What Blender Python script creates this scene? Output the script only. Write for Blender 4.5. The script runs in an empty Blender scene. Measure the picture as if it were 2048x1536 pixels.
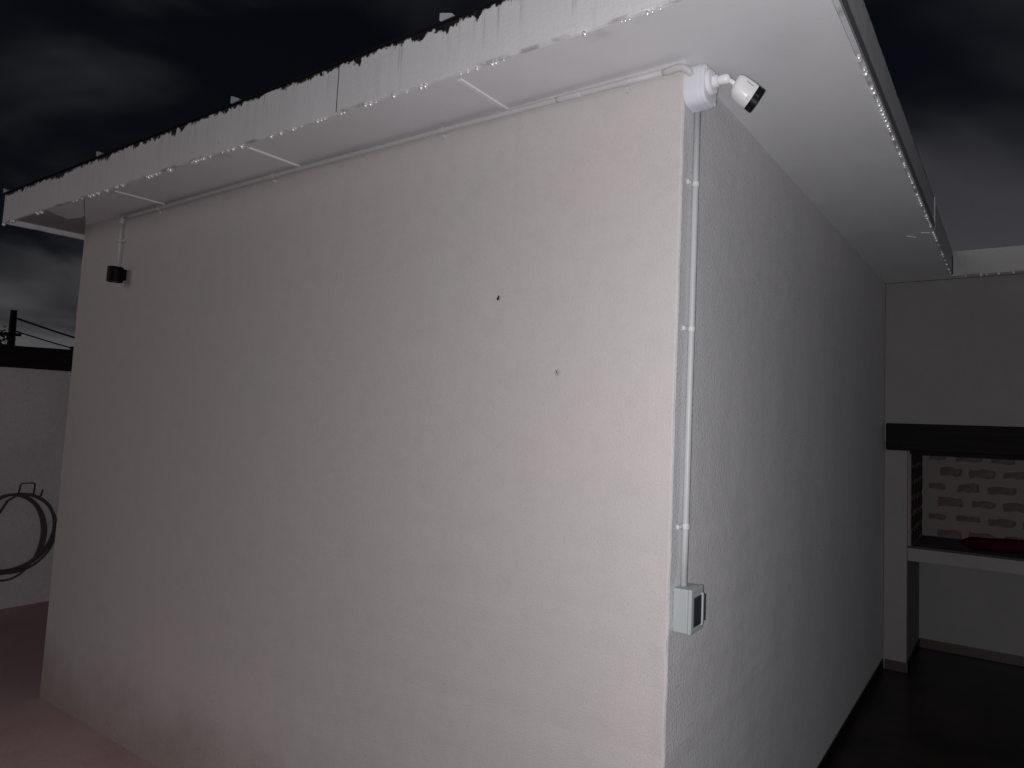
import bpy, bmesh, math, random
from mathutils import Vector, Matrix
R = math.radians
random.seed(7)
scene = bpy.context.scene
COL = scene.collection

# ------------------------------------------------------------------ camera
L, D, H = 3.839, 3.062, 2.597           # house: length, depth of the visible side, soffit height
E1, E2, EL, HF = 0.235, 0.435, 0.40, 0.169   # eave overhangs front / right / left, fascia height
CAM = Vector((0.7976, -1.5026, 1.6))
yaw, pitch, roll = -0.5112019, 0.0701600, 0.0323534
fw = Vector((math.sin(yaw)*math.cos(pitch), math.cos(yaw)*math.cos(pitch), math.sin(pitch)))
rt = Vector((math.cos(yaw), -math.sin(yaw), 0))
up = rt.cross(fw)
r2 = rt*math.cos(roll) + up*math.sin(roll)
u2 = up*math.cos(roll) - rt*math.sin(roll)
cam_d = bpy.data.cameras.new('camera')
cam = bpy.data.objects.new('camera', cam_d)
COL.objects.link(cam)
cam.matrix_world = Matrix(((r2.x, u2.x, -fw.x, CAM.x), (r2.y, u2.y, -fw.y, CAM.y), (r2.z, u2.z, -fw.z, CAM.z), (0, 0, 0, 1)))
cam_d.sensor_width = 36
cam_d.lens = 1276.39/2048*36
cam_d.shift_x = -297.213/2048
cam_d.shift_y = -16.8685/2048
cam_d.clip_start = 0.02
cam_d.clip_end = 2000
scene.camera = cam

# ------------------------------------------------------------------ world: night sky with dim town-lit cloud
SUN_AZ = Vector((-0.42, -0.90, 0)).normalized()      # direction towards the added fill sun
SUN_EL = R(12)
w = bpy.data.worlds.new('World')
scene.world = w
w.use_nodes = True
nt = w.node_tree
nt.nodes.clear()
def N(t, **k):
    n = nt.nodes.new(t)
    for a, b in k.items():
        setattr(n, a, b)
    return n
def LK(a, b): nt.links.new(a, b)
tc = N('ShaderNodeTexCoord')
sep = N('ShaderNodeSeparateXYZ')
LK(tc.outputs['Generated'], sep.inputs[0])
def M(op, a, b=None, c=None, clamp=False):
    n = N('ShaderNodeMath', operation=op, use_clamp=clamp)
    for i, v in enumerate((a, b, c)):
        if v is None: continue
        if isinstance(v, (int, float)): n.inputs[i].default_value = v
        else: LK(v, n.inputs[i])
    return n.outputs[0]
zc = M('MAXIMUM', sep.outputs['Z'], 0.0)
den = M('ADD', zc, 0.22)
comb = N('ShaderNodeCombineXYZ')
LK(M('DIVIDE', sep.outputs['X'], den), comb.inputs[0])
LK(M('DIVIDE', sep.outputs['Y'], den), comb.inputs[1])
comb.inputs[2].default_value = 1.65
def wnoise(scale, detail, rough, dist):
    n = N('ShaderNodeTexNoise')
    n.inputs['Scale'].default_value = scale
    n.inputs['Detail'].default_value = detail
    n.inputs['Roughness'].default_value = rough
    n.inputs['Distortion'].default_value = dist
    LK(comb.outputs[0], n.inputs['Vector'])
    return n.outputs['Fac']
n1 = wnoise(1.25, 4.0, 0.52, 0.45)
n2 = wnoise(0.42, 2.0, 0.5, 0.2)
cl = M('ADD', M('MULTIPLY', n1, 0.62), M('MULTIPLY', n2, 0.62))
low = M('POWER', M('SUBTRACT', 1.0, zc, clamp=True), 5.0)        # cloud closes up towards the horizon
cl = M('ADD', cl, M('MULTIPLY', low, 0.23))
cov = N('ShaderNodeMapRange', interpolation_type='SMOOTHSTEP')
LK(cl, cov.inputs[0])
cov.inputs[1].default_value = 0.55
cov.inputs[2].default_value = 0.77
bright = M('ADD', 0.025, M('MULTIPLY', low, 0.068))
cloudv = M('MULTIPLY', cov.outputs[0], bright)
cc = N('ShaderNodeVectorMath', operation='SCALE')
cc.inputs[0].default_value = (0.98, 0.95, 1.02)
LK(cloudv, cc.inputs['Scale'])
sky = N('ShaderNodeTexSky', sky_type='NISHITA', sun_disc=False)
sky.sun_elevation = SUN_EL
sky.sun_rotation = math.atan2(SUN_AZ.x, SUN_AZ.y)
skys = N('ShaderNodeVectorMath', operation='SCALE')
LK(sky.outputs[0], skys.inputs[0])
skys.inputs['Scale'].default_value = 0.0011          # moonlit air: the daylight sky, thousands of times weaker
add = N('ShaderNodeVectorMath', operation='ADD')
LK(cc.outputs[0], add.inputs[0]); LK(skys.outputs[0], add.inputs[1])
air = N('ShaderNodeVectorMath', operation='ADD')          # deep blue of the night sky itself
LK(add.outputs[0], air.inputs[0]); air.inputs[1].default_value = (0.0012, 0.0012, 0.0024)
bg = N('ShaderNodeBackground')
LK(air.outputs[0], bg.inputs['Color'])
bg.inputs['Strength'].default_value = 1.0
wo = N('ShaderNodeOutputWorld')
LK(bg.outputs[0], wo.inputs['Surface'])

# added soft fill, no such source in view: lifts the front wall's left
sun_d = bpy.data.lights.new('fill_sun', 'SUN')
sun_d.energy = 0.21
sun_d.angle = R(30)
sun_d.color = (1.0, 0.93, 0.94)
sun = bpy.data.objects.new('fill_sun', sun_d)
COL.objects.link(sun)
sv = SUN_AZ*math.cos(SUN_EL) + Vector((0, 0, math.sin(SUN_EL)))
sun.rotation_euler = sv.to_track_quat('Z', 'Y').to_euler()

# the phone's flash: the light this photograph was taken by
fl_d = bpy.data.lights.new('phone_flash', 'POINT')
fl_d.energy = 92
fl_d.shadow_soft_size = 0.004
fl_d.color = (1.0, 0.98, 1.0)
fl = bpy.data.objects.new('phone_flash', fl_d)
COL.objects.link(fl)
fl.location = CAM - r2*0.022 - u2*0.012

vs = scene.view_settings
vs.view_transform = 'Standard'
vs.look = 'None'
vs.exposure = 0.0
vs.gamma = 1.0

# ------------------------------------------------------------------ helpers
def link(o): COL.objects.link(o); return o
def thing(name, label, cat, loc=(0, 0, 0), group=None):
    o = bpy.data.objects.new(name, None)
    o.empty_display_size = 0.1
    link(o); o.location = loc
    tag(o, label, cat, group)
    return o
def tag(o, label=None, cat=None, group=None, kind=None):
    if label: o['label'] = label
    if cat: o['category'] = cat
    if group: o['group'] = group
    if kind: o['kind'] = kind
    return o
def world_loc(o):
    v = Vector((0, 0, 0))
    while o is not None:
        v = v + o.location; o = o.parent
    return v
def obj(name, bm, mat, parent=None, smooth=False, loc=None):
    """mesh in world coordinates (loc None) or in local ones placed at loc"""
    if isinstance(bm, bmesh.types.BMesh):
        me = bpy.data.meshes.new(name)
        bmesh.ops.recalc_face_normals(bm, faces=bm.faces[:])
        bm.to_mesh(me); bm.free()
        if not isinstance(mat, (list, tuple)): mat = [mat]
        for m in mat: me.materials.append(m)
        if smooth: me.polygons.foreach_set('use_smooth', [len(p.vertices) < 5 for p in me.polygons])
    else:
        me = bm
    o = bpy.data.objects.new(name, me)
    link(o)
    base = Vector(loc) if loc is not None else Vector((0, 0, 0))
    if parent is not None:
        o.parent = parent
        o.location = base - world_loc(parent)
    else:
        o.location = base
    return o
def add_box(bm, x0, x1, y0, y1, z0, z1, bev=0.0, seg=2):
    vs_ = [bm.verts.new(p) for p in ((x0,y0,z0),(x1,y0,z0),(x1,y1,z0),(x0,y1,z0),(x0,y0,z1),(x1,y0,z1),(x1,y1,z1),(x0,y1,z1))]
    fs = [bm.faces.new([vs_[i] for i in q]) for q in ((3,2,1,0),(4,5,6,7),(0,1,5,4),(1,2,6,5),(2,3,7,6),(3,0,4,7))]
    if bev > 0:
        es = list({e for f in fs for e in f.edges})
        bmesh.ops.bevel(bm, geom=es, offset=bev, segments=seg, affect='EDGES', profile=0.5)
    return vs_
def box(x0, x1, y0, y1, z0, z1, bev=0.0, seg=2):
    bm = bmesh.new(); add_box(bm, x0, x1, y0, y1, z0, z1, bev, seg); return bm
def add_tube(bm, pts, r, n=10, cap=True, closed=False):
    pts = [Vector(p) for p in pts]
    m = len(pts)
    rs = r if isinstance(r, (list, tuple)) else [r]*m
    t0 = (pts[1]-pts[0]).normalized()
    a = t0.orthogonal().normalized()
    rings = []
    for i, p in enumerate(pts):
        if closed: t = (pts[(i+1) % m]-pts[i-1])
        elif i == 0: t = pts[1]-pts[0]
        elif i == m-1: t = pts[-1]-pts[-2]
        else: t = (pts[i+1]-pts[i]).normalized()+(pts[i]-pts[i-1]).normalized()
        t.normalize()
        a = (a - t*a.dot(t)).normalized()
        b = t.cross(a)
        rings.append([bm.verts.new(p+(a*math.cos(k*2*math.pi/n)+b*math.sin(k*2*math.pi/n))*rs[i]) for k in range(n)])
    for i in range(m if closed else m-1):
        A, B = rings[i], rings[(i+1) % m]
        for k in range(n):
            bm.faces.new((A[k], A[(k+1) % n], B[(k+1) % n], B[k]))
    if cap and not closed:
        bm.faces.new(rings[0][::-1]); bm.faces.new(rings[-1])
    return bm
def tube(pts, r, n=10, **k): return add_tube(bmesh.new(), pts, r, n, **k)
def add_prism(bm, loop_a, loop_b):
    A = [bm.verts.new(p) for p in loop_a]; B = [bm.verts.new(p) for p in loop_b]
    n = len(A)
    bm.faces.new(A[::-1]); bm.faces.new(B)
    for k in range(n):
        bm.faces.new((A[k], A[(k+1) % n], B[(k+1) % n], B[k]))
    return bm
def loft(loops, cap=True):
    bm = bmesh.new()
    rr = [[bm.verts.new(p) for p in l] for l in loops]
    n = len(rr[0])
    for A, B in zip(rr, rr[1:]):
        for k in range(n): bm.faces.new((A[k], A[(k+1) % n], B[(k+1) % n], B[k]))
    if cap: bm.faces.new(rr[0][::-1]); bm.faces.new(rr[-1])
    return bm
def arc(c, r, a0, a1, n, ax, ay):
    return [Vector(c)+Vector(ax)*r*math.cos(a0+(a1-a0)*i/n)+Vector(ay)*r*math.sin(a0+(a1-a0)*i/n) for i in range(n+1)]

# ------------------------------------------------------------------ materials
class Mat:
    def __init__(s, name, color=(.5, .5, .5), rough=.7, spec=.3, metal=0.0):
        s.m = bpy.data.materials.new(name); s.m.use_nodes = True
        s.t = s.m.node_tree; s.b = s.t.nodes['Principled BSDF']
        s.b.inputs['Base Color'].default_value = (*color, 1)
        s.b.inputs['Roughness'].default_value = rough
        s.b.inputs['Specular IOR Level'].default_value = spec
        s.b.inputs['Metallic'].default_value = metal
        s.co = s.t.nodes.new('ShaderNodeTexCoord').outputs['Object']
        s.col = None
    def n(s, t, **k):
        x = s.t.nodes.new(t)
        for a, b in k.items(): setattr(x, a, b)
        return x
    def l(s, a, b): s.t.links.new(a, b)
    def math(s, op, a, b=None, clamp=False):
        n = s.n('ShaderNodeMath', operation=op, use_clamp=clamp)
        for i, v in enumerate((a, b)):
            if v is None: continue
            if isinstance(v, (int, float)): n.inputs[i].default_value = v
            else: s.l(v, n.inputs[i])
        return n.outputs[0]
    def noise(s, scale, detail=3, rough=.5, stretch=(1, 1, 1), off=(0, 0, 0), dist=0.0):
        mp = s.n('ShaderNodeMapping'); mp.inputs['Scale'].default_value = stretch; mp.inputs['Location'].default_value = off
        s.l(s.co, mp.inputs[0])
        n = s.n('ShaderNodeTexNoise')
        n.inputs['Scale'].default_value = scale; n.inputs['Detail'].default_value = detail
        n.inputs['Roughness'].default_value = rough; n.inputs['Distortion'].default_value = dist
        s.l(mp.outputs[0], n.inputs['Vector'])
        return n.outputs['Fac']
    def ramp(s, v, a, b, smooth=True):
        n = s.n('ShaderNodeMapRange', interpolation_type='SMOOTHSTEP' if smooth else 'LINEAR')
        s.l(v, n.inputs[0]); n.inputs[1].default_value = a; n.inputs[2].default_value = b
        return n.outputs[0]
    def axis(s, i):
        x = s.n('ShaderNodeSeparateXYZ'); s.l(s.co, x.inputs[0]); return x.outputs[i]
    def mix(s, fac, a, b):
        n = s.n('ShaderNodeMix', data_type='RGBA')
        if isinstance(fac, (int, float)): n.inputs[0].default_value = fac
        else: s.l(fac, n.inputs[0])
        for k, v in ((6, a), (7, b)):
            if isinstance(v, tuple): n.inputs[k].default_value = (*v, 1)
            else: s.l(v, n.inputs[k])
        return n.outputs[2]
    def set(s, c): s.l(c, s.b.inputs['Base Color']); return s
    def bump(s, hgt, dist=.002, strength=1.0):
        n = s.n('ShaderNodeBump'); n.inputs['Distance'].default_value = dist; n.inputs['Strength'].default_value = strength
        s.l(hgt, n.inputs['Height']); s.l(n.outputs[0], s.b.inputs['Normal']); return s
    def rough(s, v): s.l(v, s.b.inputs['Roughness']); return s
    def specks(s, scale, size, off=(0, 0, 0)):
        mp = s.n('ShaderNodeMapping'); mp.inputs['Location'].default_value = off
        s.l(s.co, mp.inputs[0])
        v = s.n('ShaderNodeTexVoronoi', feature='F1'); v.inputs['Scale'].default_value = scale
        s.l(mp.outputs[0], v.inputs['Vector'])
        return s.ramp(v.outputs['Distance'], size, size*.6)

def plaster(name, a, b, grain=1.0, splash=False, gs=170, coarse=.35, tone=.18):
    m = Mat(name, a, .85, .12)
    c = m.mix(m.ramp(m.noise(1.8, 2, .5), .3, .7, False), a, b)
    fine = m.noise(gs, 3, .65)
    c3 = m.mix(m.math('MULTIPLY', m.ramp(fine, .50, .76), tone), c, tuple(v*.6 for v in a))
    run = m.ramp(m.noise(11, 4, .6, stretch=(1, 1, .05), off=(6, 3, 2)), .56, .78)
    c3 = m.mix(m.math('MULTIPLY', m.ramp(m.noise(13, 5, .7, off=(1, 4, 2)), .40, .72), .16), c3, tuple(v*.72 for v in a))
    c3 = m.mix(m.math('MULTIPLY', run, .10), c3, tuple(v*.55 for v in a))
    if splash:   # mud splash and mould dots thrown up from the ground
        z = m.axis(2)
        edge = m.math('ADD', z, m.math('MULTIPLY', m.noise(2.6, 5, .65, off=(3, 0, 0)), -.62))
        xx = m.ramp(m.axis(0), -.6, -2.4)
        mud = m.math('MULTIPLY', m.ramp(edge, .16, -.32), m.math('ADD', .10, m.math('MULTIPLY', xx, .48)))
        c3 = m.mix(mud, c3, (.32, .26, .215))
        gr = m.math('MULTIPLY', m.ramp(m.noise(85, 4, .75), .54, .66), m.math('MULTIPLY', m.ramp(edge, 0.02, -.35), .55))
        c3 = m.mix(gr, c3, (.16, .12, .095))
        dots = m.math('MULTIPLY', m.specks(30, .10), m.math('MULTIPLY', m.ramp(edge, .30, -.2), m.ramp(m.noise(6, 2, .5), .50, .56)))
        c3 = m.mix(m.math('MULTIPLY', dots, .85), c3, (.05, .035, .03))
    far = m.math('MULTIPLY', m.specks(4.5, .016, (.3, .2, .7)), m.ramp(m.noise(2.1, 1, .5), .48, .50))
    c3 = m.mix(m.math('MULTIPLY', far, .75), c3, (.05, .04, .035))
    m.set(c3)
    m.bump(m.math('ADD', m.math('ADD', fine, m.math('MULTIPLY', m.noise(22, 2, .6), coarse)), m.math('MULTIPLY', m.noise(4, 2, .5), 1.5)), .0016*grain, 1.0)
    return m.m
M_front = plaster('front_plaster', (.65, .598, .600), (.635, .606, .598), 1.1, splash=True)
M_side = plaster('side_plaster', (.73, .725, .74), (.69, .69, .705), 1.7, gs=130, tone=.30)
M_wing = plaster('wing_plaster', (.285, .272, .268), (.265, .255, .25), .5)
M_bound = plaster('boundary_plaster', (.88, .80, .82), (.76, .70, .72), 3.5, gs=45, coarse=1.2, tone=.3)
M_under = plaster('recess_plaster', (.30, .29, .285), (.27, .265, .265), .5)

def fascia_mat(name, mould, base=(.85, .85, .87), axis=0):
    m = Mat(name, base, .5, .35)
    st = (1, 1, .07) if axis == 0 else (1, 1, .07)
    streak = m.ramp(m.noise(34, 4, .65, stretch=(1, 1, .05)), .50, .78)
    broad = m.ramp(m.noise(4, 3, .6, stretch=(1, 1, .3)), .35, .7)
    c = m.mix(m.math('MULTIPLY', streak, .22), base, (.40, .39, .38))
    c = m.mix(m.math('MULTIPLY', broad, .12), c, (.6, .6, .62))
    spots = m.math('MULTIPLY', m.specks(16, .06), m.ramp(m.noise(6, 2, .5), .55, .6))
    c = m.mix(m.math('MULTIPLY', spots, .75), c, (.10, .085, .07))
    z = m.axis(2)
    top = m.math('SUBTRACT', H+HF, z)            # distance below the top edge
    if mould > 0:
        # black mould creeping down from the roof edge, ragged, with drip tongues
        a = m.ramp(m.noise(7, 3, .6, stretch=(1, 1, .12)), .42, .72)
        b = m.noise(26, 5, .75, stretch=(1, 1, .9), off=(2, 0, 1))
        k = m.noise(16, 2, .6, stretch=(1, 1, .10), off=(8, 0, 1))
        reach = m.math('ADD', m.math('MULTIPLY', m.math('MULTIPLY', a, m.ramp(k, .38, .62)), .036*mould), m.math('MULTIPLY', m.math('SUBTRACT', b, .47), .085*mould))
        reach = m.math('ADD', reach, .0045)
        bl = m.ramp(m.math('SUBTRACT', reach, top), -.004, .004)
        c = m.mix(bl, c, (.004, .0035, .004))
        tong = m.math('MULTIPLY', m.ramp(m.noise(60, 3, .6, stretch=(1, 1, .04), off=(5, 0, 0)), .58, .74), m.ramp(top, .15, .0))
        c = m.mix(m.math('MULTIPLY', tong, .55), c, (.10, .095, .09))
    low = m.math('SUBTRACT', z, H)
    rust = m.math('MULTIPLY', m.ramp(low, .010, .0), m.ramp(m.noise(7, 4, .6, off=(1, 7, 0)), .48, .62))
    c = m.mix(m.math('MULTIPLY', rust, .5), c, (.16, .12, .10))
    m.set(c)
    m.bump(m.math('ADD', m.noise(90, 3, .6), m.math('MULTIPLY', m.noise(6, 2, .5), 2.5)), .0012)
    return m.m
M_fascia = fascia_mat('front_fascia_paint', 1.0)
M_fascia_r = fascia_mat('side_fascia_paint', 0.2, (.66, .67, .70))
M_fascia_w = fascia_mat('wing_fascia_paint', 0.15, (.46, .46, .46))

def soffit_mat(name, base):
    m = Mat(name, base, .7, .1)
    c = m.mix(m.ramp(m.noise(2.5, 4, .6), .35, .7), base, tuple(v*.93 for v in base))
    yy = m.axis(1)
    stain = m.math('MULTIPLY', m.ramp(yy, -E1+.075, -E1+.005), m.ramp(m.noise(4.5, 5, .65, off=(4, 2, 0)), .52, .66))
    c = m.mix(m.math('MULTIPLY', stain, .45), c, (.33, .27, .23))
    c = m.mix(m.math('MULTIPLY', m.math('MULTIPLY', m.specks(9, .035), m.ramp(m.noise(5, 1, .5), .55, .6)), .5), c, (.12, .10, .09))
    m.set(c)
    m.bump(m.math('ADD', m.noise(60, 3, .6), m.math('MULTIPLY', m.noise(3, 2, .5), 5)), .0004)
    return m.m
M_soffit = soffit_mat('soffit_board_paint', (.745, .745, .765))
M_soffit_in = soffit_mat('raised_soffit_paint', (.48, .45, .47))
M_lit_patch = soffit_mat('bluish_lit_soffit', (.74, .79, .83))  # paler bluish tint stands in for light caught in the left eave
M_strip = Mat('white_strip', (.78, .77, .78), .45).m

def paint(name, base, rough=.4, spec=.4, var=.10, bmp=.0004):
    m = Mat(name, base, rough, spec)
    c = m.mix(m.math('MULTIPLY', m.ramp(m.noise(14, 4, .6), .35, .75), var), base, tuple(v*.5 for v in base))
    m.set(c); m.rough(m.math('ADD', rough-.05, m.math('MULTIPLY', m.noise(40, 2), .12)))
    m.bump(m.noise(120, 2), bmp)
    return m.m
M_pipe = paint('painted_conduit', (.60, .59, .60), .5, .35, .12)
M_pipe2 = paint('grey_conduit', (.55, .565, .575), .45, .4, .10)
M_clip = paint('white_clip', (.70, .70, .71), .45)
M_jbox = paint('bluish_white_plastic', (.76, .77, .84), .4, .45, .05)
M_cam = paint('white_camera_shell', (.84, .84, .85), .33, .5, .03)
M_lens = Mat('black_gloss_face', (.003, .003, .004), .5, .25).m
M_letter = Mat('grey_lettering', (.16, .16, .17), .5).m
M_letter_w = Mat('pale_lettering', (.07, .075, .08), .6).m
M_bbox = paint('grey_green_plastic', (.45, .485, .485), .45, .4, .06)
M_win = Mat('smoked_window', (.035, .042, .045), .16, .5).m
M_dark = Mat('seam_dark', (.03, .03, .03), .7).m
M_lamp = Mat('black_lamp_housing', (.003, .0025, .004), .5, .15).m
M_lampglass = Mat('lamp_glass', (.10, .10, .105), .2, .5).m
M_hose = paint('dark_hose_rubber', (.105, .09, .095), .55, .35, .3)
M_hook = Mat('rusty_hook_steel', (.05, .042, .04), .6, .3).m
M_drop = Mat('water_drop', (1, 1, 1), .36, .5, .6).m  # white metallic body stands in for the flash glint of clear water
M_insect = Mat('insect', (.02, .012, .01), .5).m
M_red = paint('dark_red_cloth', (.035, .003, .007), .8, .1, .4, .003)
M_pebble = paint('pale_pebble', (.62, .56, .54), .8, .2, .3, .003)

def wood(name, base):
    m = Mat(name, base, .7, .2)
    g = m.noise(9, 5, .65, stretch=(.3, .3, 6), dist=.4)
    m.set(m.mix(m.ramp(g, .35, .7), base, tuple(v*.35 for v in base))).bump(g, .004)
    return m.m
M_beam = wood('blackened_timber', (.009, .006, .005))
M_beam2 = wood('dark_red_timber', (.020, .010, .012))
M_poleW = wood('pole_timber', (.02, .014, .014))
M_wire = Mat('wire', (.05, .045, .05), .6).m
M_roof = paint('roof_sheet_paint', (.55, .55, .56), .4)
M_skirt = paint('brown_skirting_tile', (.075, .052, .048), .35, .4, .3)
M_skirt2 = paint('dark_skirting_tile', (.010, .008, .009), .4, .3, .3)

def brick_mat(name, a, b):
    m = Mat(name, a, .9, .1)
    oi = m.n('ShaderNodeObjectInfo')
    c = m.mix(oi.outputs['Random'], a, b)
    c = m.mix(m.math('MULTIPLY', m.ramp(m.noise(30, 4, .7), .42, .66), .45), c, (.22, .185, .18))
    m.set(c); m.bump(m.noise(60, 4, .7), .006)
    return m.m
M_brick = brick_mat('washed_brick', (.115, .095, .09), (.145, .10, .098))
M_brick2 = brick_mat('dark_side_brick', (.030, .020, .020), (.045, .030, .030))  # darker bricks for the side of the fireplace
mm = Mat('lime_mortar', (.27, .23, .23), .95, .1)
mm.set(mm.mix(mm.ramp(mm.noise(6, 4, .6), .35, .68), (.225, .203, .20), (.25, .20, .20)))
mm.bump(mm.math('ADD', mm.noise(40, 4, .7), mm.math('MULTIPLY', mm.noise(9, 2), 2)), .006)
M_mortar = mm.m
M_soot = paint('sooty_slab_top', (.10, .088, .088), .85, .1, .4, .003)
mg = Mat('red_oxide_concrete', (.42, .30, .29), .75, .25)
mg.set(mg.mix(mg.ramp(mg.noise(1.7, 5, .6), .35, .68), (.66, .46, .46), (.56, .38, .38)))
mg.bump(mg.math('ADD', mg.noise(70, 4, .7), mg.math('MULTIPLY', mg.noise(8, 3), 2)), .003)
M_ground = mg.m
mp_ = Mat('dark_patio_tile', (.018, .013, .013), .38, .35)
mp_.set(mp_.mix(mp_.ramp(mp_.noise(2.2, 4, .6), .4, .65), (.012, .009, .009), (.028, .018, .017)))
mp_.bump(mp_.noise(9, 3), .002)
M_patio = mp_.m
ml = Mat('leaf', (.05, .045, .035), .6, .3)
ml.set(ml.mix(ml.n('ShaderNodeObjectInfo').outputs['Random'], (.06, .042, .036), (.05, .05, .03)))
M_leaf = ml.m
M_bark = wood('bark', (.05, .035, .03))

# ------------------------------------------------------------------ ground
bm = bmesh.new()
S = 400
bmesh.ops.create_grid(bm, x_segments=2, y_segments=2, size=S)
tag(obj('ground', bm, M_ground), kind='structure')
bm = bmesh.new()
for q in (((-1.3, -6.0, .004), (7.0, -6.0, .004), (7.0, 4.2, .004), (-1.3, 4.2, .004)),):
    bm.faces.new([bm.verts.new(p) for p in q])
tag(obj('patio_floor', bm, M_patio), kind='structure')

# ------------------------------------------------------------------ the house
house = thing('house', 'pinkish white plastered house corner with overhanging eaves and mould-stained fascia', 'house', (-L/2, D/2, 0))
# walls: one closed box; the two visible sides have their own plaster; arrises slightly uneven
bm = bmesh.new()
rr = random.Random(3)
ny, yb_ = 14, D+1.2
zs = [H*i/46 for i in range(47)]
def ring(z, i):
    j = lambda a: rr.uniform(-a, a)
    b = .007
    w0, w1, w2 = j(.0012), j(.0022), j(.0018)
    return [(-L+b, 0+w0*.5, z), (-.62*L, 0, z), (-b, w1*.5, z), (-b*.3+w1, b*.3+w1, z), (0+w1*.5, b, z), (0, D*.4, z), (0, yb_, z), (-L, yb_, z), (-L+w2, b, z), (-L+b*.3+w2, b*.3+w2, z)]
rings = [[bm.verts.new(p) for p in ring(z, i)] for i, z in enumerate(zs)]
n = len(rings[0])
for A, B in zip(rings, rings[1:]):
    for k in range(n):
        f = bm.faces.new((A[k], A[(k+1) % n], B[(k+1) % n], B[k]))
        f.material_index = 1 if k in (3, 4, 5) else 0
bm.faces.new(rings[-1])
obj('wall', bm, [M_front, M_side], house)
# skirting along the right-hand side
obj('skirting', box(.001, .010, .02, D-.012, .005, .07, .002), M_skirt2, house)

# soffit boards (front eave), split at the cover strips; the left end is cut on a diagonal
def slab(poly, z0, z1):
    return add_prism(bmesh.new(), [(x, y, z0) for x, y in poly], [(x, y, z1) for x, y in poly])
cut = [(-3.832, 0.0), (-3.19, -E1+.012)]
xs_strip = [-.652, -1.784, -2.916]
yf, ywl = -E1+.012, 0.03
zt = H+.010
obj('soffit_board', slab([(-.653, yf), (E2-.013, yf), (E2-.013, D-.089), (-.008, D-.089), (-.008, ywl), (-.653, ywl)], H, zt), M_soffit, house)
obj('soffit_board', slab([(-1.785, yf), (-.655, yf), (-.655, ywl), (-1.785, ywl)], H+.0015, zt), M_soffit, house)
obj('soffit_board', slab([(-2.917, yf), (-1.787, yf), (-1.787, ywl), (-2.917, ywl)], H+.0005, zt), M_soffit, house)
obj('soffit_board', slab([(-3.832, ywl), (-3.832, 0.0), (-3.19, yf), (-2.919, yf), (-2.919, ywl)], H, zt), M_soffit, house)
for i, x in enumerate(xs_strip):
    obj('cover_strip', box(x-.009, x+.009, yf+.018, -.002, H-.005, H+.002, .002), M_strip, house)
# raised board closing the open left eave, and a piece coloured paler to stand in for light beside the diagonal cut
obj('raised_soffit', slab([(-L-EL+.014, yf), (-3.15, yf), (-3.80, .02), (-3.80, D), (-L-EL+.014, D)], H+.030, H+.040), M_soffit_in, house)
obj('soffit_lit_patch', slab([(-3.66, yf), (-3.20, yf), (-3.575, -.092), (-3.65, -.078), (-3.76, -.105)], H+.003, H+.012), M_lit_patch, house)

# fascia boards
tf = .012
def fascia(name, x0, x1, y0, y1, mat, z0=H, z1=H+HF):
    bm = box(x0, x1, y0, y1, z0, z1, .0007, 1)
    return obj(name, bm, mat, house)
SEAM = -1.197
fb1 = fascia('fascia_board', SEAM+.0015, E2, -E1, -E1+tf, M_fascia)
fb2 = fascia('fascia_board', -L-EL, SEAM-.0015, -E1+.001, -E1+tf+.001, M_fascia)
fr1 = fascia('fascia_board', E2-tf, E2+.002, -E1+tf+.002, 1.905, M_fascia_r)
fr2 = fascia('fascia_board', E2-tf-.002, E2-.004, 1.908, D-.10, M_fascia_r)
fl1 = fascia('fascia_board', -L-EL, -L-EL+tf, -E1+tf+.003, D, M_fascia)
obj('joint_strip', box(E2+.003, E2+.008, 1.885, 1.912, H+.002, H+HF-.004, .001), M_pipe, house)
obj('joint_seam', box(SEAM-.0014, SEAM+.0014, -E1-.0006, -E1+.009, H+.001, H+HF-.004), M_dark, fb1)
# darker strip along the lower part of the right-hand board
obj('lower_strip', box(E2+.003, E2+.0065, -E1+.02, 1.88, H+.001, H+.036, .001), Mat('dark_grey_strip', (.22, .22, .23), .45).m, house)
# roof sheet with its ribs showing over the fascia
bm = bmesh.new()
zr = H+HF+.002
add_prism(bm, [(-L-EL-.01, -E1-.004, zr), (E2-.008, -E1-.004, zr), (E2-.008, D+.9, zr-.03), (-L-EL-.01, D+.9, zr-.03)],
          [(-L-EL-.01, -E1-.004, zr+.006), (E2-.008, -E1-.004, zr+.006), (E2-.008, D+.9, zr-.024), (-L-EL-.01, D+.9, zr-.024)])
M_roofedge = paint('mouldy_roof_edge', (.012, .011, .012), .8, .1)
roof = obj('roof_sheet', bm, M_roofedge, house)
for i, x in enumerate((-.694, -1.844, -3.024, -4.225, .34)):
    hgt = .026+.004*(i % 2)
    a = [(x-.012, zr+.004), (x+.046, zr+.006), (x+.040, zr+.012), (x-.006, zr+hgt), (x-.012, zr+hgt)]
    b = [(p, q-.028) for p, q in a]
    obj('roof_rib', add_prism(bmesh.new(), [(p, -E1-.010, q) for p, q in a], [(p, D+.8, q) for p, q in b]), M_roof, roof)
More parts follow.
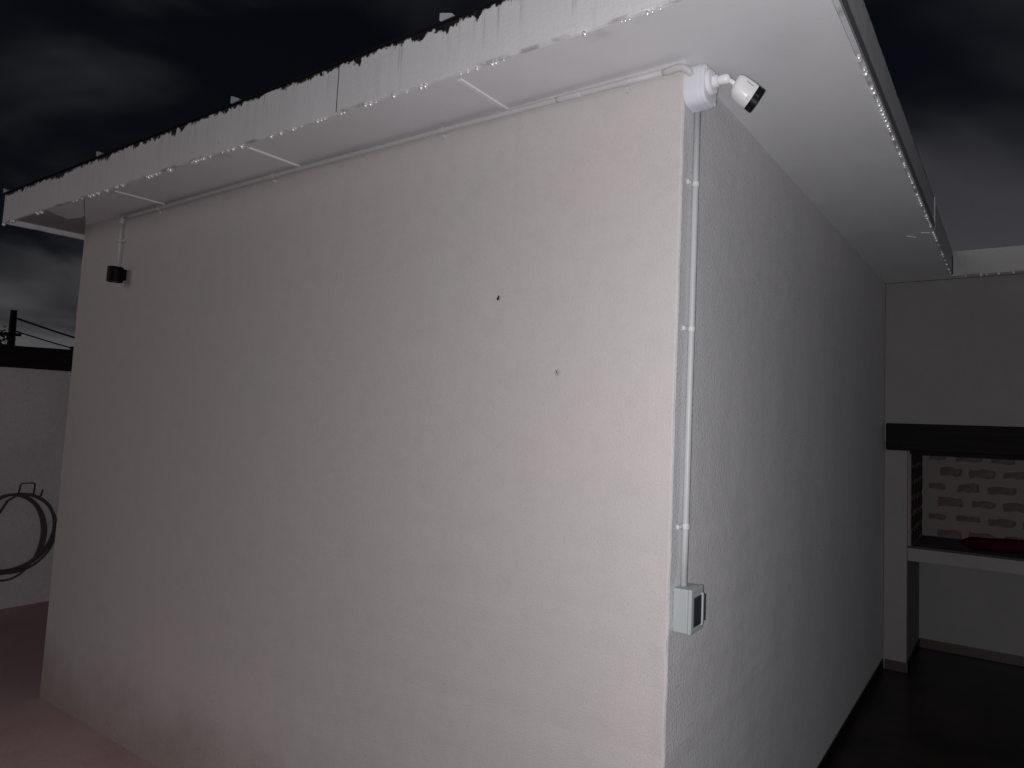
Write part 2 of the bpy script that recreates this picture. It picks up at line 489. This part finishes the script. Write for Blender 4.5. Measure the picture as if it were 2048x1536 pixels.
# water drops hanging from the fascia edges
def drop_mesh():
    prof = [(0, -.0062), (.0030, -.0055), (.0050, -.0030), (.0056, -.0002), (.0050, .0025), (.0034, .0050), (.0018, .0072), (0.0010, .0090)]
    bm = bmesh.new(); nn = 10
    bot = bm.verts.new((0, 0, prof[0][1]))
    rs = [[bm.verts.new((r*math.cos(k*2*math.pi/nn), r*math.sin(k*2*math.pi/nn), z)) for k in range(nn)] for r, z in prof[1:]]
    for k in range(nn): bm.faces.new((bot, rs[0][(k+1) % nn], rs[0][k]))
    for A, B in zip(rs, rs[1:]):
        for k in range(nn): bm.faces.new((A[k], A[(k+1) % nn], B[(k+1) % nn], B[k]))
    bm.faces.new(rs[-1])
    bmesh.ops.recalc_face_normals(bm, faces=bm.faces[:])
    me = bpy.data.meshes.new('water_drop'); bm.to_mesh(me); bm.free()
    me.materials.append(M_drop); me.polygons.foreach_set('use_smooth', [True]*len(me.polygons))
    return me
DROP = drop_mesh()
rd = random.Random(11)
def drop(x, y, z, par, s=1.0):
    o = obj('water_drop', DROP, None, par, loc=(x, y, z))
    k = s*1.45*rd.choice((.55, .7, .9, 1.0, 1.15)); o.scale = (k, k, k*rd.uniform(.9, 1.2))
FX = [-4.262+.03, -4.108, -4.086, -3.745, -3.693, -3.298, -3.26, -3.193, -3.107, -3.069, -3.019, -2.928, -2.837, -2.817, -2.767, -2.521, -2.492, -2.449, -2.421, -2.344, -2.328, -2.151, -2.131, -2.12, -2.099, -2.078, -2.059, -2.008, -1.918, -1.878, -1.842, -1.781, -1.586, -1.525, -1.45, -1.435, -1.4, -1.307, -1.285, -1.266, -1.177, -1.16, -1.051, -1.027, -.999, -.913, -.853, -.789, -.77, -.62, -.592, -.555, -.496, -.482, -.453, -.174, -.061, -.05, -.037, .014, .028, .051]
for x in FX:
    drop(x, -E1+.006, H-.005, fb1 if x > SEAM else fb2, .80 if x > -1.5 else 1.0)
RY = [.187, .199, .257, .279, .364, .395, .41, .45, .479, .513, .54, .561, .573, .589, .627, .652, .671, .717, .739, .813, .873, .897, .97, .985, .998, 1.014, 1.079, 1.106, 1.134, 1.161, 1.184, 1.243, 1.33, 1.364, 1.388, 1.414, 1.444, 1.474, 1.572, 1.638, 1.676, 1.708, 1.744, 1.777, 1.811, 1.921, 1.954, 1.988, 2.005, 2.03, 2.076, 2.171, 2.321, 2.375, 2.389, 2.41, 2.43, 2.521, 2.63, 2.761, 2.862]
for y in RY:
    drop(E2-.005, y, H-.004, fr1 if y < 1.906 else fr2, .95)
# two thin nails showing under the right-hand soffit
for a, b in (((.30, 1.93, H-.006), (.345, 1.95, H-.012)), ((.375, 1.90, H-.006), (.418, 1.90, H-.010))):
    obj('nail', tube([a, b], .0022, 6), M_strip, house)

# ------------------------------------------------------------------ patio wing with the built-in fireplace
wing = thing('patio_wing', 'dim grey wing wall with built-in brick fireplace behind the patio', 'wall', (1.5, D, 0))
X0, XR = .003, 4.2
PW, OX0 = .152, .176            # pillar width, opening start
YB = 3.62                       # back of the fireplace
OX1 = 1.55
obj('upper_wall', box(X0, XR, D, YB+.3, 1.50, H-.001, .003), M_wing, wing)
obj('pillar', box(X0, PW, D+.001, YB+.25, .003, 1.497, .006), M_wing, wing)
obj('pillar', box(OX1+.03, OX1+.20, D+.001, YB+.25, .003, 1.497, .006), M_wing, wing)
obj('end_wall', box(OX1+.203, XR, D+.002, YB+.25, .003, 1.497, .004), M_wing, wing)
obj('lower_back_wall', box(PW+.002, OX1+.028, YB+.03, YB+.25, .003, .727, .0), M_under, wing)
slabo = obj('hearth_slab', box(PW+.002, OX1+.028, D-.004, YB-.002, .728, .812, .004), M_wing, wing)
obj('hearth_soot', box(OX0+.002, OX1, D+.03, YB-.012, .814, .820, .002), M_soot, slabo)
obj('mantel_beam', box(.020, OX1+.30, D-.055, D-.002, 1.452, 1.632, .008), M_beam, wing)
obj('mantel_beam', box(PW+.01, OX1+.025, D+.004, D+.14, 1.425, 1.494, .004), M_beam, wing)
obj('skirting', box(X0+.012, PW+.008, D-.009, D-.001, .005, .070, .002), M_skirt, wing)
obj('skirting', box(PW+.008, OX1+.02, YB+.018, YB+.027, .005, .072, .002), M_skirt, wing)
obj('skirting', box(PW+.0015, PW+.009, D+.001, YB+.016, .005, .070, .002), M_skirt2, wing)
# bricks
def brick_mesh(seed, w_, h_, d_):
    q = random.Random(seed); nn = 14
    bm = bmesh.new()
    pts = []
    per = [(-1, -1), (-.5, -1), (0, -1), (.5, -1), (1, -1), (1, 0), (1, 1), (.5, 1), (0, 1), (-.5, 1), (-1, 1), (-1, 0)]
    for u, v in per:
        pts.append((u*w_/2*(1+q.uniform(-.09, .06)), v*h_/2*(1+q.uniform(-.32, .16))))
    add_prism(bm, [(a, -d_, b) for a, b in pts], [(a*1.03, d_, b*1.05) for a, b in pts])
    bmesh.ops.recalc_face_normals(bm, faces=bm.faces[:])
    me = bpy.data.meshes.new('brick'); bm.to_mesh(me); bm.free(); return me
BR = []
for s in range(6):
    me = brick_mesh(s, .155, .046, .006); me.materials.append(M_brick); BR.append(me)
BS = []
for s in range(4):
    me = brick_mesh(20+s, .115, .085, .006); me.materials.append(M_brick2); BS.append(me)
back = obj('fireplace_back', box(OX0, OX1+.028, YB, YB+.027, .822, 1.496), M_mortar, wing)
side = obj('fireplace_side', box(PW+.002, OX0-.002, D+.004, YB-.002, .822, 1.494), M_mortar, wing)
side2 = obj('fireplace_side', box(OX1+.002, OX1+.026, D+.004, YB-.002, .822, 1.494), M_mortar, wing)
rows = [.847, .963, 1.072, 1.186, 1.294, 1.402]
rb = random.Random(5)
for i, z in enumerate(rows):
    x = .279-.0 if i % 2 else .365
    first = True
    while x < OX1-.05:
        o = obj('brick', BR[rb.randrange(6)], None, back, loc=(x+rb.uniform(-.006, .006), YB-.002, z+rb.uniform(-.006, .006)))
        o.scale = ((.72 if (i % 2 and first) else rb.uniform(.86, 1.1)), 1, rb.uniform(.8, 1.4))
        o.rotation_euler = (0, R(rb.uniform(-2.2, 2.2)), 0)
        x += .213 if not first or i % 2 == 0 else .206
        first = False
for i in range(6):
    for j in range(4):
        o = obj('brick', BS[(i+j) % 4], None, side, loc=(OX0-.003, D+.075+.14*j, .875+.105*i))
        o.rotation_euler = (0, 0, R(90))
# wing eave
obj('soffit_board', box(.002, XR, D-.088, D-.002, H, H+.008), M_soffit, wing)
wf = obj('fascia_board', box(E2+.002, XR, D-.102, D-.090, H-.006, H+HF-.012, .002, 1), M_fascia_w, wing)
obj('corner_flashing', add_prism(bmesh.new(), [(E2+.003, D-.1045, H-.004), (E2+.028, D-.1045, H-.004), (E2+.062, D-.1045, H+HF-.016), (E2+.004, D-.1045, H+HF-.016)],
    [(E2+.003, D-.1025, H-.004), (E2+.028, D-.1025, H-.004), (E2+.062, D-.1025, H+HF-.016), (E2+.004, D-.1025, H+HF-.016)]), M_fascia_w, wf)
obj('roof_sheet', box(E2+.012, XR, D-.089, D+1.0, H+HF-.030, H+HF-.020), M_roofedge, wing)
for x in (.512, .60, .632, .70, .78):
    drop(x, D-.098, H-.010, wf, 1.0 if x != .512 else .6)

# dark red bundle lying on the hearth
pts = []; rs = []
for i in range(15):
    t = i/14
    pts.append((.46+t*.75, D+.16+.02*math.sin(t*5), .868-.006*math.sin(t*9)+.003*t))
    rs.append(.046*(min(1, (t/.10))**.5 if t < .10 else 1)*(1+.06*math.sin(t*23)) if t > 0 else .008)
bm = tube(pts, rs, 14)
for v in bm.verts:
    v.co.z = .8205+(v.co.z-.8205)*.95
rbun = obj('red_bundle', bm, M_red, None, smooth=True)
tag(rbun, 'dark red rounded bundle lying in the brick fireplace', 'bundle')

# ------------------------------------------------------------------ conduit run under the front eave down to the lamp
PR = .0088
PZ, PY = 2.574, -PR-.003
LX = -3.345
con = thing('conduit', 'pale conduit running under the front eave and down to the black lamp', 'conduit', (LX, PY, PZ))
zz = lambda x: 2.5795-.010*max(0, 1+x/1.1)**1.3 if x > -1.1 else 2.5795+.003*math.sin(x*2.3)
pp = [(x, PY, zz(x)) for x in [-.045-.16*i for i in range(21)] if x > LX+.03]
obj('pipe', tube([(-.050, PY, zz(-.05))]+pp[1:]+[(LX+.028, PY, zz(LX))], PR, 12), M_pipe, con, True)
c0 = Vector((LX+.028, PY, zz(LX)-.028))
obj('elbow', tube(arc(c0, .028, R(90), R(180), 6, (1, 0, 0), (0, 0, 1)), PR+.002, 12), M_pipe, con, True)
obj('drop_pipe', tube([(LX, PY, zz(LX)-.028), (LX+.001, PY, 2.44), (LX, PY, 2.305)], PR-.0022, 12), M_pipe, con, True)
# coupling sleeve and the elbow into the junction box
obj('coupling', tube([(-.340, PY, zz(-.34)), (-.352, PY, zz(-.352)), (-.42, PY, zz(-.42)), (-.445, PY, zz(-.445))], [PR-.0005, PR+.001, PR+.001, PR-.0005], 12), M_pipe, con, True)
ex = [(-.062, PY, zz(-.06)), (-.030, PY, zz(-.03)+.001)]+[tuple(p) for p in arc((-.022, PY+.018, zz(-.02)), .018, R(-80), R(10), 6, (1, 0, 0), (0, 1, 0))][1:]+[(.002, .012, zz(0)-.010)]
ex = [(-.068, PY, zz(-.06)), (-.046, PY, zz(-.03)), (-.014, PY-.002, zz(0)+.001), (.003, PY-.002, zz(0)-.003), (.016, PY+.003, zz(0)-.012), (.024, PY+.012, zz(0)-.022)]
obj('elbow', tube(ex, [PR-.0005, PR+.0012, PR+.0018, PR+.0018, PR+.0015, PR+.0015], 14), M_pipe, con, True)
def clip_h(x):
    bm = bmesh.new()
    z = zz(x)
    loop = [(x, PY, z)]
    # strap round the pipe with a screw lug below
    a = [(PY+(PR+.0018)*math.cos(t), z+(PR+.0018)*math.sin(t)) for t in [R(60+24*i) for i in range(11)]]
    b = [(PY+(PR-.001)*math.cos(t), z+(PR-.001)*math.sin(t)) for t in [R(60+24*i) for i in range(10, -1, -1)]]
    pl = a+b
    add_prism(bm, [(x-.007, p, q) for p, q in pl], [(x+.007, p, q) for p, q in pl])
    lug = [(x+.009*math.cos(t), z-.020+.009*math.sin(t)) for t in [i*2*math.pi/10 for i in range(10)]]
    add_prism(bm, [(p, -.001, q) for p, q in lug], [(p, -.008, q) for p, q in lug])
    c = obj('clip', bm, M_pipe, con)
    obj('screw', tube([(x, -.008, z-.020), (x, -.0105, z-.020)], .004, 8), M_pipe, c)
for x in (-.184, -.935, -1.955, -2.95): clip_h(x)
bm = bmesh.new()
add_box(bm, LX-.014, LX+.034, -.010, -.001, 2.448, 2.462, .003)
add_box(bm, LX-.014, LX+.014, -PR*2-.008, -.010, 2.448, 2.462, .003)
obj('clip', bm, M_pipe, con)

# black wall lamp
lx, ly, lz0, lz1 = -3.268, -.046, 2.222, 2.300
lamp = thing('wall_lamp', 'small black cylindrical spotlight on the front wall below the conduit', 'lamp', (lx, 0, lz0))
nn = 28
def circ(r, z, cx=lx, cy=ly): return [(cx+r*math.cos(k*2*math.pi/nn), cy+r*math.sin(k*2*math.pi/nn), z) for k in range(nn)]
rL = .0335
obj('housing', loft([circ(rL-.010, lz0+.016), circ(rL-.0055, lz0+.010), circ(rL-.0055, lz0+.002), circ(rL-.004, lz0), circ(rL-.001, lz0), circ(rL, lz0+.002), circ(rL, lz1-.003), circ(rL-.003, lz1)]), M_lamp, lamp, False)
obj('lens', loft([circ(rL-.0065, lz0+.004), circ(rL-.0065, lz0+.007)]), M_lampglass, lamp)
obj('bracket', box(lx-.014, lx+.010, -.016, -.001, lz0+.015, lz1-.006, .003), M_lamp, lamp)
obj('cable_boot', tube([(LX, PY, 2.306), (LX, PY, 2.285), (LX+.03, PY-.004, 2.278), (lx-.01, -.02, 2.275)], .009, 10), M_lamp, lamp, True)

# ------------------------------------------------------------------ vertical conduit, junction box, camera, breaker box (side wall)
VY = .062
ver = thing('vertical_conduit', 'grey conduit running down the house corner from camera box to breaker box', 'conduit', (0, VY, 1.16))
vx = .0125
obj('pipe', tube([(vx, VY-.001, 2.475), (vx, VY+.001, 2.2), (vx, VY+.002, 1.9), (vx, VY+.0005, 1.6), (vx, VY+.001, 1.3), (vx, VY-.001, 1.158)], 0.0093, 14), M_pipe2, ver, True)
def clip_v(z):
    bm = bmesh.new()
    a = [(vx+.0118*math.cos(t), VY+.0118*math.sin(t)) for t in [R(-100+25*i) for i in range(9)]]
    b = [(vx+.0092*math.cos(t), VY+.0092*math.sin(t)) for t in [R(-100+25*i) for i in range(8, -1, -1)]]
    add_prism(bm, [(p, q, z-.0065) for p, q in a+b], [(p, q, z+.0065) for p, q in a+b])
    add_box(bm, .001, .0095, VY-.034, VY-.009, z-.0065, z+.0065, .002)
    add_box(bm, .001, .012, VY+.0105, VY+.017, z-.0065, z+.0065, .002)
    c = obj('clip', bm, M_clip, ver)
    obj('nail', tube([(.0095, VY-.026, z), (.012, VY-.026, z)], .0032, 8), M_clip, c)
for z in (2.262, 1.853, 1.318): clip_v(z)

def rsq(cy, cz, hy, hz, x, e=3.2, n_=40, flat_top=False):
    out = []
    for k in range(n_):
        t = k*2*math.pi/n_
        c, s = math.cos(t), math.sin(t)
        out.append((x, cy+hy*math.copysign(abs(c)**(2/e), c), cz+hz*math.copysign(abs(s)**(2/e), s)))
    return out
JY, JZ = .040, 2.527
jb = thing('junction_box', 'bluish white rounded junction box at the house corner behind the camera', 'junction box', (0, JY, JZ))
obj('body', loft([rsq(JY, JZ, .047, .057, .0015), rsq(JY, JZ, .047, .057, .044), rsq(JY, JZ, .045, .055, .047)]), M_jbox, jb, False)
obj('lid', loft([rsq(JY, JZ, .0455, .0555, .0475), rsq(JY, JZ, .0455, .0555, .056), rsq(JY, JZ, .042, .052, .061), rsq(JY, JZ, .036, .046, .0625)]), M_jbox, jb, False)
for s in (-1, 1):
    obj('screw', tube([(.060, JY+s*.030, JZ-s*.040), (.0645, JY+s*.030, JZ-s*.040)], .0045, 10), M_clip, jb)

# bullet camera on its bracket
scam = thing('security_camera', 'white bullet security camera with black front at the house corner', 'security camera', (.0625, JY, JZ))
def disc_x(r, x, cy, cz, n_=28): return [(x, cy+r*math.cos(k*2*math.pi/n_), cz+r*math.sin(k*2*math.pi/n_)) for k in range(n_)]
cy, cz = JY-.010, JZ+.004
obj('base', loft([disc_x(.034, .063, cy, cz), disc_x(.034, .070, cy, cz), disc_x(.031, .0745, cy, cz), disc_x(.022, .076, cy, cz)]), M_cam, scam, False)
for a in (80, 200, 320):
    obj('base_screw', tube([(.073, cy+.026*math.cos(R(a)), cz+.026*math.sin(R(a))), (.0765, cy+.026*math.cos(R(a)), cz+.026*math.sin(R(a)))], .0042, 8), M_clip, scam)
obj('collar', loft([disc_x(.0165, .0762, cy, cz), disc_x(.0165, .088, cy, cz), disc_x(.0145, .090, cy, cz)]), M_cam, scam, False)
Nk = Vector((.116, cy+.004, cz+.001))
obj('neck', tube([(.088, cy, cz), (.096, cy, cz), (.110, cy+.002, cz+.001), tuple(Nk), (.121, cy+.006, cz+.001)], [.0125, .0125, .0135, .0130, .0085], 20), M_cam, scam, True)
P0 = Vector((.131, JY-.005, JZ-.014))
P1 = P0+Vector((.056, .050, -.044))
ax = (P1-P0).normalized()
side_v = ax.cross(Vector((0, 0, 1))).normalized(); up_v = side_v.cross(ax).normalized()
obj('stem', tube([tuple(Nk), tuple(P0+ax*.010+up_v*.004)], .0068, 14), M_cam, scam, True)
def bl(t, hw, hh, e=3.0, n_=36, lift=0.0):
    c = P0+ax*t*.95+up_v*lift; hw *= .91; hh *= .91; out = []
    for k in range(n_):
        q = k*2*math.pi/n_; a, b = math.cos(q), math.sin(q)
        ee = e+1.5 if b > 0 else e-.4
        out.append(tuple(c+side_v*hw*math.copysign(abs(a)**(2/ee), a)+up_v*hh*math.copysign(abs(b)**(2/ee), b)))
    return out
obj('shell', loft([bl(.0, .014, .012, 2.4, lift=.013), bl(.001, .021, .019, 2.5, lift=.009), bl(.006, .0275, .0255, 2.6, lift=.005), bl(.014, .0315, .030, 2.8, lift=.002), bl(.026, .0335, .0325, 3, lift=.0005), bl(.045, .034, .0335), bl(.062, .0345, .034), bl(.0635, .034, .0335)]), M_cam, scam, True)
face = obj('front_face', loft([bl(.0638, .0337, .0332), bl(.083, .034, .0335), bl(.0855, .0325, .032), bl(.0835, .027, .0265), bl(.080, .016, .016, 2.4), bl(.080, .004, .004, 2.4)]), M_lens, scam, False)
obj('lens', loft([bl(.0805, .011, .011, 2.4), bl(.084, .010, .010, 2.4), bl(.0855, .006, .006, 2.4)]), M_win, scam, True)
# small printed mark on the shell and the pale one on the black front
def letters(t0, t1, u0, rad, n_, mat, hgt, name, par):
    bm = bmesh.new(); q = random.Random(4)
    for i in range(n_):
        t = t0+(t1-t0)*(i+.5)/n_; wdt = (t1-t0)/n_*.36
        c = P0+ax*t+side_v*rad+up_v*u0
        hh = hgt*q.uniform(.75, 1)
        A = [c-ax*wdt-up_v*hh, c+ax*wdt-up_v*hh, c+ax*wdt+up_v*hh, c-ax*wdt+up_v*hh]
        add_prism(bm, [tuple(v) for v in A], [tuple(v+side_v*.0007) for v in A])
    return obj(name, bm, mat, par)
letters(.025, .048, .012, .0308, 9, M_letter, .0012, 'lettering', scam)
obj('latch', tube([tuple(P0+ax*.047+side_v*.0245-up_v*.0215), tuple(P0+ax*.057+side_v*.0245-up_v*.0215)], .0055, 8), M_clip, scam)
letters(.0640, .0745, -.004, .0306, 4, M_letter_w, .0020, 'front_lettering', face)

# breaker box
bb = thing('breaker_box', 'grey plastic breaker box with smoked window on the side wall', 'breaker box', (0, .06, 1.047))
obj('body', box(.001, .044, .023, .094, 1.048, 1.161, .003), M_bbox, bb)
obj('cover', box(.0445, .056, .0215, .0955, 1.0465, 1.1625, .004, 3), M_bbox, bb)
obj('window', box(.0555, .0585, .036, .080, 1.064, 1.140, .0012), M_win, bb)
obj('window_frame', box(.0555, .0615, .081, .088, 1.060, 1.144, .0015), M_bbox, bb)
obj('hinge', box(.050, .060, .0965, .101, 1.068, 1.138, .0012), M_win, bb)
obj('knockout', tube([(.0235, .0232, 1.100), (.0235, .0222, 1.100)], .0125, 20), M_bbox, bb)

# ------------------------------------------------------------------ boundary wall on the left
BX = -5.98
bw = thing('boundary_wall', 'rough white boundary wall with dark timber beam along its top, beyond the house', 'wall', (BX, -1, 0))
bm = bmesh.new()
add_box(bm, BX-.20, BX, -3.9, 8, 0.002, 1.846)
obj('wall_panel', bm, M_bound, bw)
bm = bmesh.new()
q = random.Random(9)
loops = []
for i in range(40):
    y = -3.9+11.9*i/39
    a, b, c, d = [q.uniform(-.004, .004) for _ in range(4)]
    loops.append([(BX-.24, y, 1.848+abs(a)), (BX+.035+a, y, 1.846+b), (BX+.04+b, y, 1.93+c), (BX+.032+c, y, 2.018+d), (BX-.24, y, 2.018+a)])
obj('beam', loft(loops), M_beam2, bw)
obj('beam_end', tube([(BX-.02, .71, 2.02), (BX-.02, .71, 2.05)], .03, 8), M_beam2, bw)

# coiled hose on its hook
hz, hy = .885, .485
hk = thing('hose_hook', 'small bent steel rod hook on the boundary wall above the hose', 'hook', (BX, hy, hz))
obj('rod', tube([(BX+.002, hy-.048, hz-.02), (BX+.05, hy-.048, hz-.018), (BX+.065, hy-.046, hz+.055), (BX+.067, hy-.036, hz+.072), (BX+.067, hy+.030, hz+.070), (BX+.065, hy+.038, hz+.060), (BX+.05, hy+.040, hz-.018), (BX+.002, hy+.040, hz-.02)], .0055, 8), M_hook, hk, True)
obj('rod', tube([(BX+.002, hy+.085, hz-.05), (BX+.05, hy+.085, hz-.03), (BX+.062, hy+.088, hz+.012)], .006, 8), M_hook, hk, True)
loopsd = []
q = random.Random(21)
pts = []
specs = [(.430, .245, .300, .02), (.440, .238, .280, .03), (.425, .258, .318, .04), (.435, .228, .255, .02), (.385, .205, .330, .05), (.445, .245, .265, .035), (.405, .188, .322, .045)]
nseg = 44
for i, (cyy, ry, rz, xo) in enumerate(specs):
    for k in range(nseg):
        t = k/nseg
        nx = specs[(i+1) % len(specs)]
        s = t if i < len(specs)-1 else 0
        c = cyy*(1-s)+nx[0]*s; a = ry*(1-s)+nx[1]*s; b = rz*(1-s)+nx[2]*s; o_ = xo*(1-s)+nx[3]*s
        th = t*2*math.pi+math.pi/2
        top = hz-.012+.002*(i % 3)
        pts.append((BX+.018+o_, c+a*math.cos(th), top-b+b*math.sin(th)))
pts += [(BX+.03, hy-.10, hz-.06), (BX+.03, hy-.17, hz-.22), (BX+.03, hy-.26, hz-.55), (BX+.03, hy-.36, hz-.66)]
hs = obj('garden_hose', tube(pts, .0085, 8), M_hose, None, True)
tag(hs, 'dark coiled garden hose hanging on the boundary wall', 'hose')

# ------------------------------------------------------------------ beyond: utility pole, wires, tree
def at(dirv, dist): return CAM+Vector(dirv).normalized()*dist
DP = 30.0
pt = at((-.96107723, .25832368, .09797668), DP)
ptb = at((-.96383787, .25949979, .06063352), DP)
pole = thing('utility_pole', 'dark timber utility pole against the clouds beyond the boundary wall', 'pole', (ptb.x, ptb.y, 0))
obj('pole', tube([(ptb.x-.12, ptb.y, 0), (ptb.x, ptb.y, ptb.z), (pt.x, pt.y, pt.z)], [.12, .095, .08], 12), M_poleW, pole, True)
ca = at((-.9636, .2593, .0715), DP-.15)
dirc = Vector((.26, .96, 0)).normalized()
obj('crossarm', tube([tuple(ca-dirc*1.3+Vector((0, 0, -.04))), tuple(ca+dirc*.22)], .055, 6), M_poleW, pole)
for s in (-1.1, -.6):
    b = ca+dirc*s
    obj('insulator', tube([(b.x, b.y, b.z+.03), (b.x, b.y, b.z+.22)], [.05, .035], 8), M_poleW, pole)
def wire(a, b, sag, label, r):
    a, b = Vector(a), Vector(b)
    P = [a.lerp(b, i/24)-Vector((0, 0, sag*4*(i/24)*(1-i/24))) for i in range(25)]
    o = obj('overhead_wire', tube([tuple(p) for p in P], r, 6), M_wire, None, True)
    tag(o, label, 'wire', 'wires running off the utility pole')
w0 = at((-.9622, .2590, .0885), DP); w1 = at((-.9639, .2594, .0705), DP)
def dirpx(x, y):
    return fw+r2*((x-1024-297.213)/1276.39)-u2*((y-768+16.8685)/1276.39)
wire(at(dirpx(32, 636), DP), at(dirpx(330, 722), DP+9), .12, 'upper overhead wire running right from the utility pole', .035)
wire(at(dirpx(30, 662), DP), at(dirpx(330, 738), DP+9), .12, 'lower overhead wire running right from the utility pole', .025)
# tree at the frame's left edge
tcn = at(dirpx(-118, 676), 24)
tree = thing('tree', 'dark loose-leaved tree beyond the boundary wall left of the pole', 'tree', (tcn.x, tcn.y, 0))
bm = bmesh.new()
add_tube(bm, [(tcn.x, tcn.y, 0), (tcn.x+.05, tcn.y, 1.2), (tcn.x, tcn.y+.05, 2.2), (tcn.x-.1, tcn.y, tcn.z+.3)], [.14, .11, .08, .03], 8)
q = random.Random(2)
for i in range(9):
    a = q.uniform(0, 6.28); z0 = q.uniform(1.3, 2.3)
    add_tube(bm, [(tcn.x, tcn.y, z0), (tcn.x+.4*math.cos(a), tcn.y+.4*math.sin(a), z0+.35), (tcn.x+.85*math.cos(a), tcn.y+.85*math.sin(a), z0+.6)], [.04, .025, .008], 6)
obj('trunk', bm, M_bark, tree)
bm = bmesh.new()
cl_ = [(q.gauss(0, .5), q.gauss(0, .5), q.gauss(0, .33)) for _ in range(34)]
for i in range(2600):
    c = q.choice(cl_)
    p = Vector((tcn.x+c[0]+q.gauss(0, .13), tcn.y+c[1]+q.gauss(0, .13), tcn.z-.12+c[2]+q.gauss(0, .11)))
    if (p-tcn).length > 1.5: continue
    u = Vector((q.gauss(0, 1), q.gauss(0, 1), q.gauss(0, 1))).normalized(); v = u.orthogonal().normalized()
    s = q.uniform(.03, .06)
    bm.faces.new([bm.verts.new(p+d) for d in (u*s, v*s*.5, -u*s, -v*s*.5)])
obj('crown', bm, M_leaf, tree)

# ------------------------------------------------------------------ small things
def insect(x, z, L_, ang, label, mat=M_insect, thin=1.0, legs=True):
    bm = bmesh.new()
    c, s = math.cos(ang), math.sin(ang)
    P = lambda t: (x+c*t, -.0035, z+s*t)
    add_tube(bm, [P(-L_/2), P(-L_*.3), P(-.05*L_), P(.1*L_), P(.3*L_), P(L_/2)], [.0004, .0035*L_/.02*thin, .0042*L_/.02*thin, .0014*thin, .0030*L_/.02*thin, .0008], 8)
    if legs:
        for k in (-1, 0, 1):
            for sd in (-1, 1):
                b = Vector(P(k*L_*.14)); tip = b+Vector((-s*sd, 0, c*sd))*L_*.5+Vector((c, 0, s))*k*L_*.2
                tip.y = -.001
                add_tube(bm, [tuple(b), tuple((b+tip)/2+Vector((0, -.002, 0))), tuple(tip)], .0005, 4)
    o = obj('insect', bm, mat)
    tag(o, label, 'insect')
insect(-.646, 1.973, .017, R(66), 'larger dark insect resting high on the front wall')
insect(-.397, 1.732, .020, R(-56), 'faint thin insect on the front wall below the larger dark one', Mat('pale_insect', (.14, .115, .10), .6).m, .35)
q = random.Random(8)
for i, (x, y, s, lab) in enumerate(((-2.60, -.085, .012, 'pale pebble on the ground at the foot of the front wall, left of another'), (-2.545, -.050, .011, 'pale pebble on the ground nearest the foot of the front wall'))):
    bm = bmesh.new(); bmesh.ops.create_icosphere(bm, subdivisions=2, radius=s)
    for v in bm.verts:
        v.co *= 1+q.uniform(-.14, .14); v.co.z *= .6
    o = obj('pebble', bm, M_pebble, None, True, loc=(x, y, s*.5)); tag(o, lab, 'pebble', 'pebbles below the front wall')
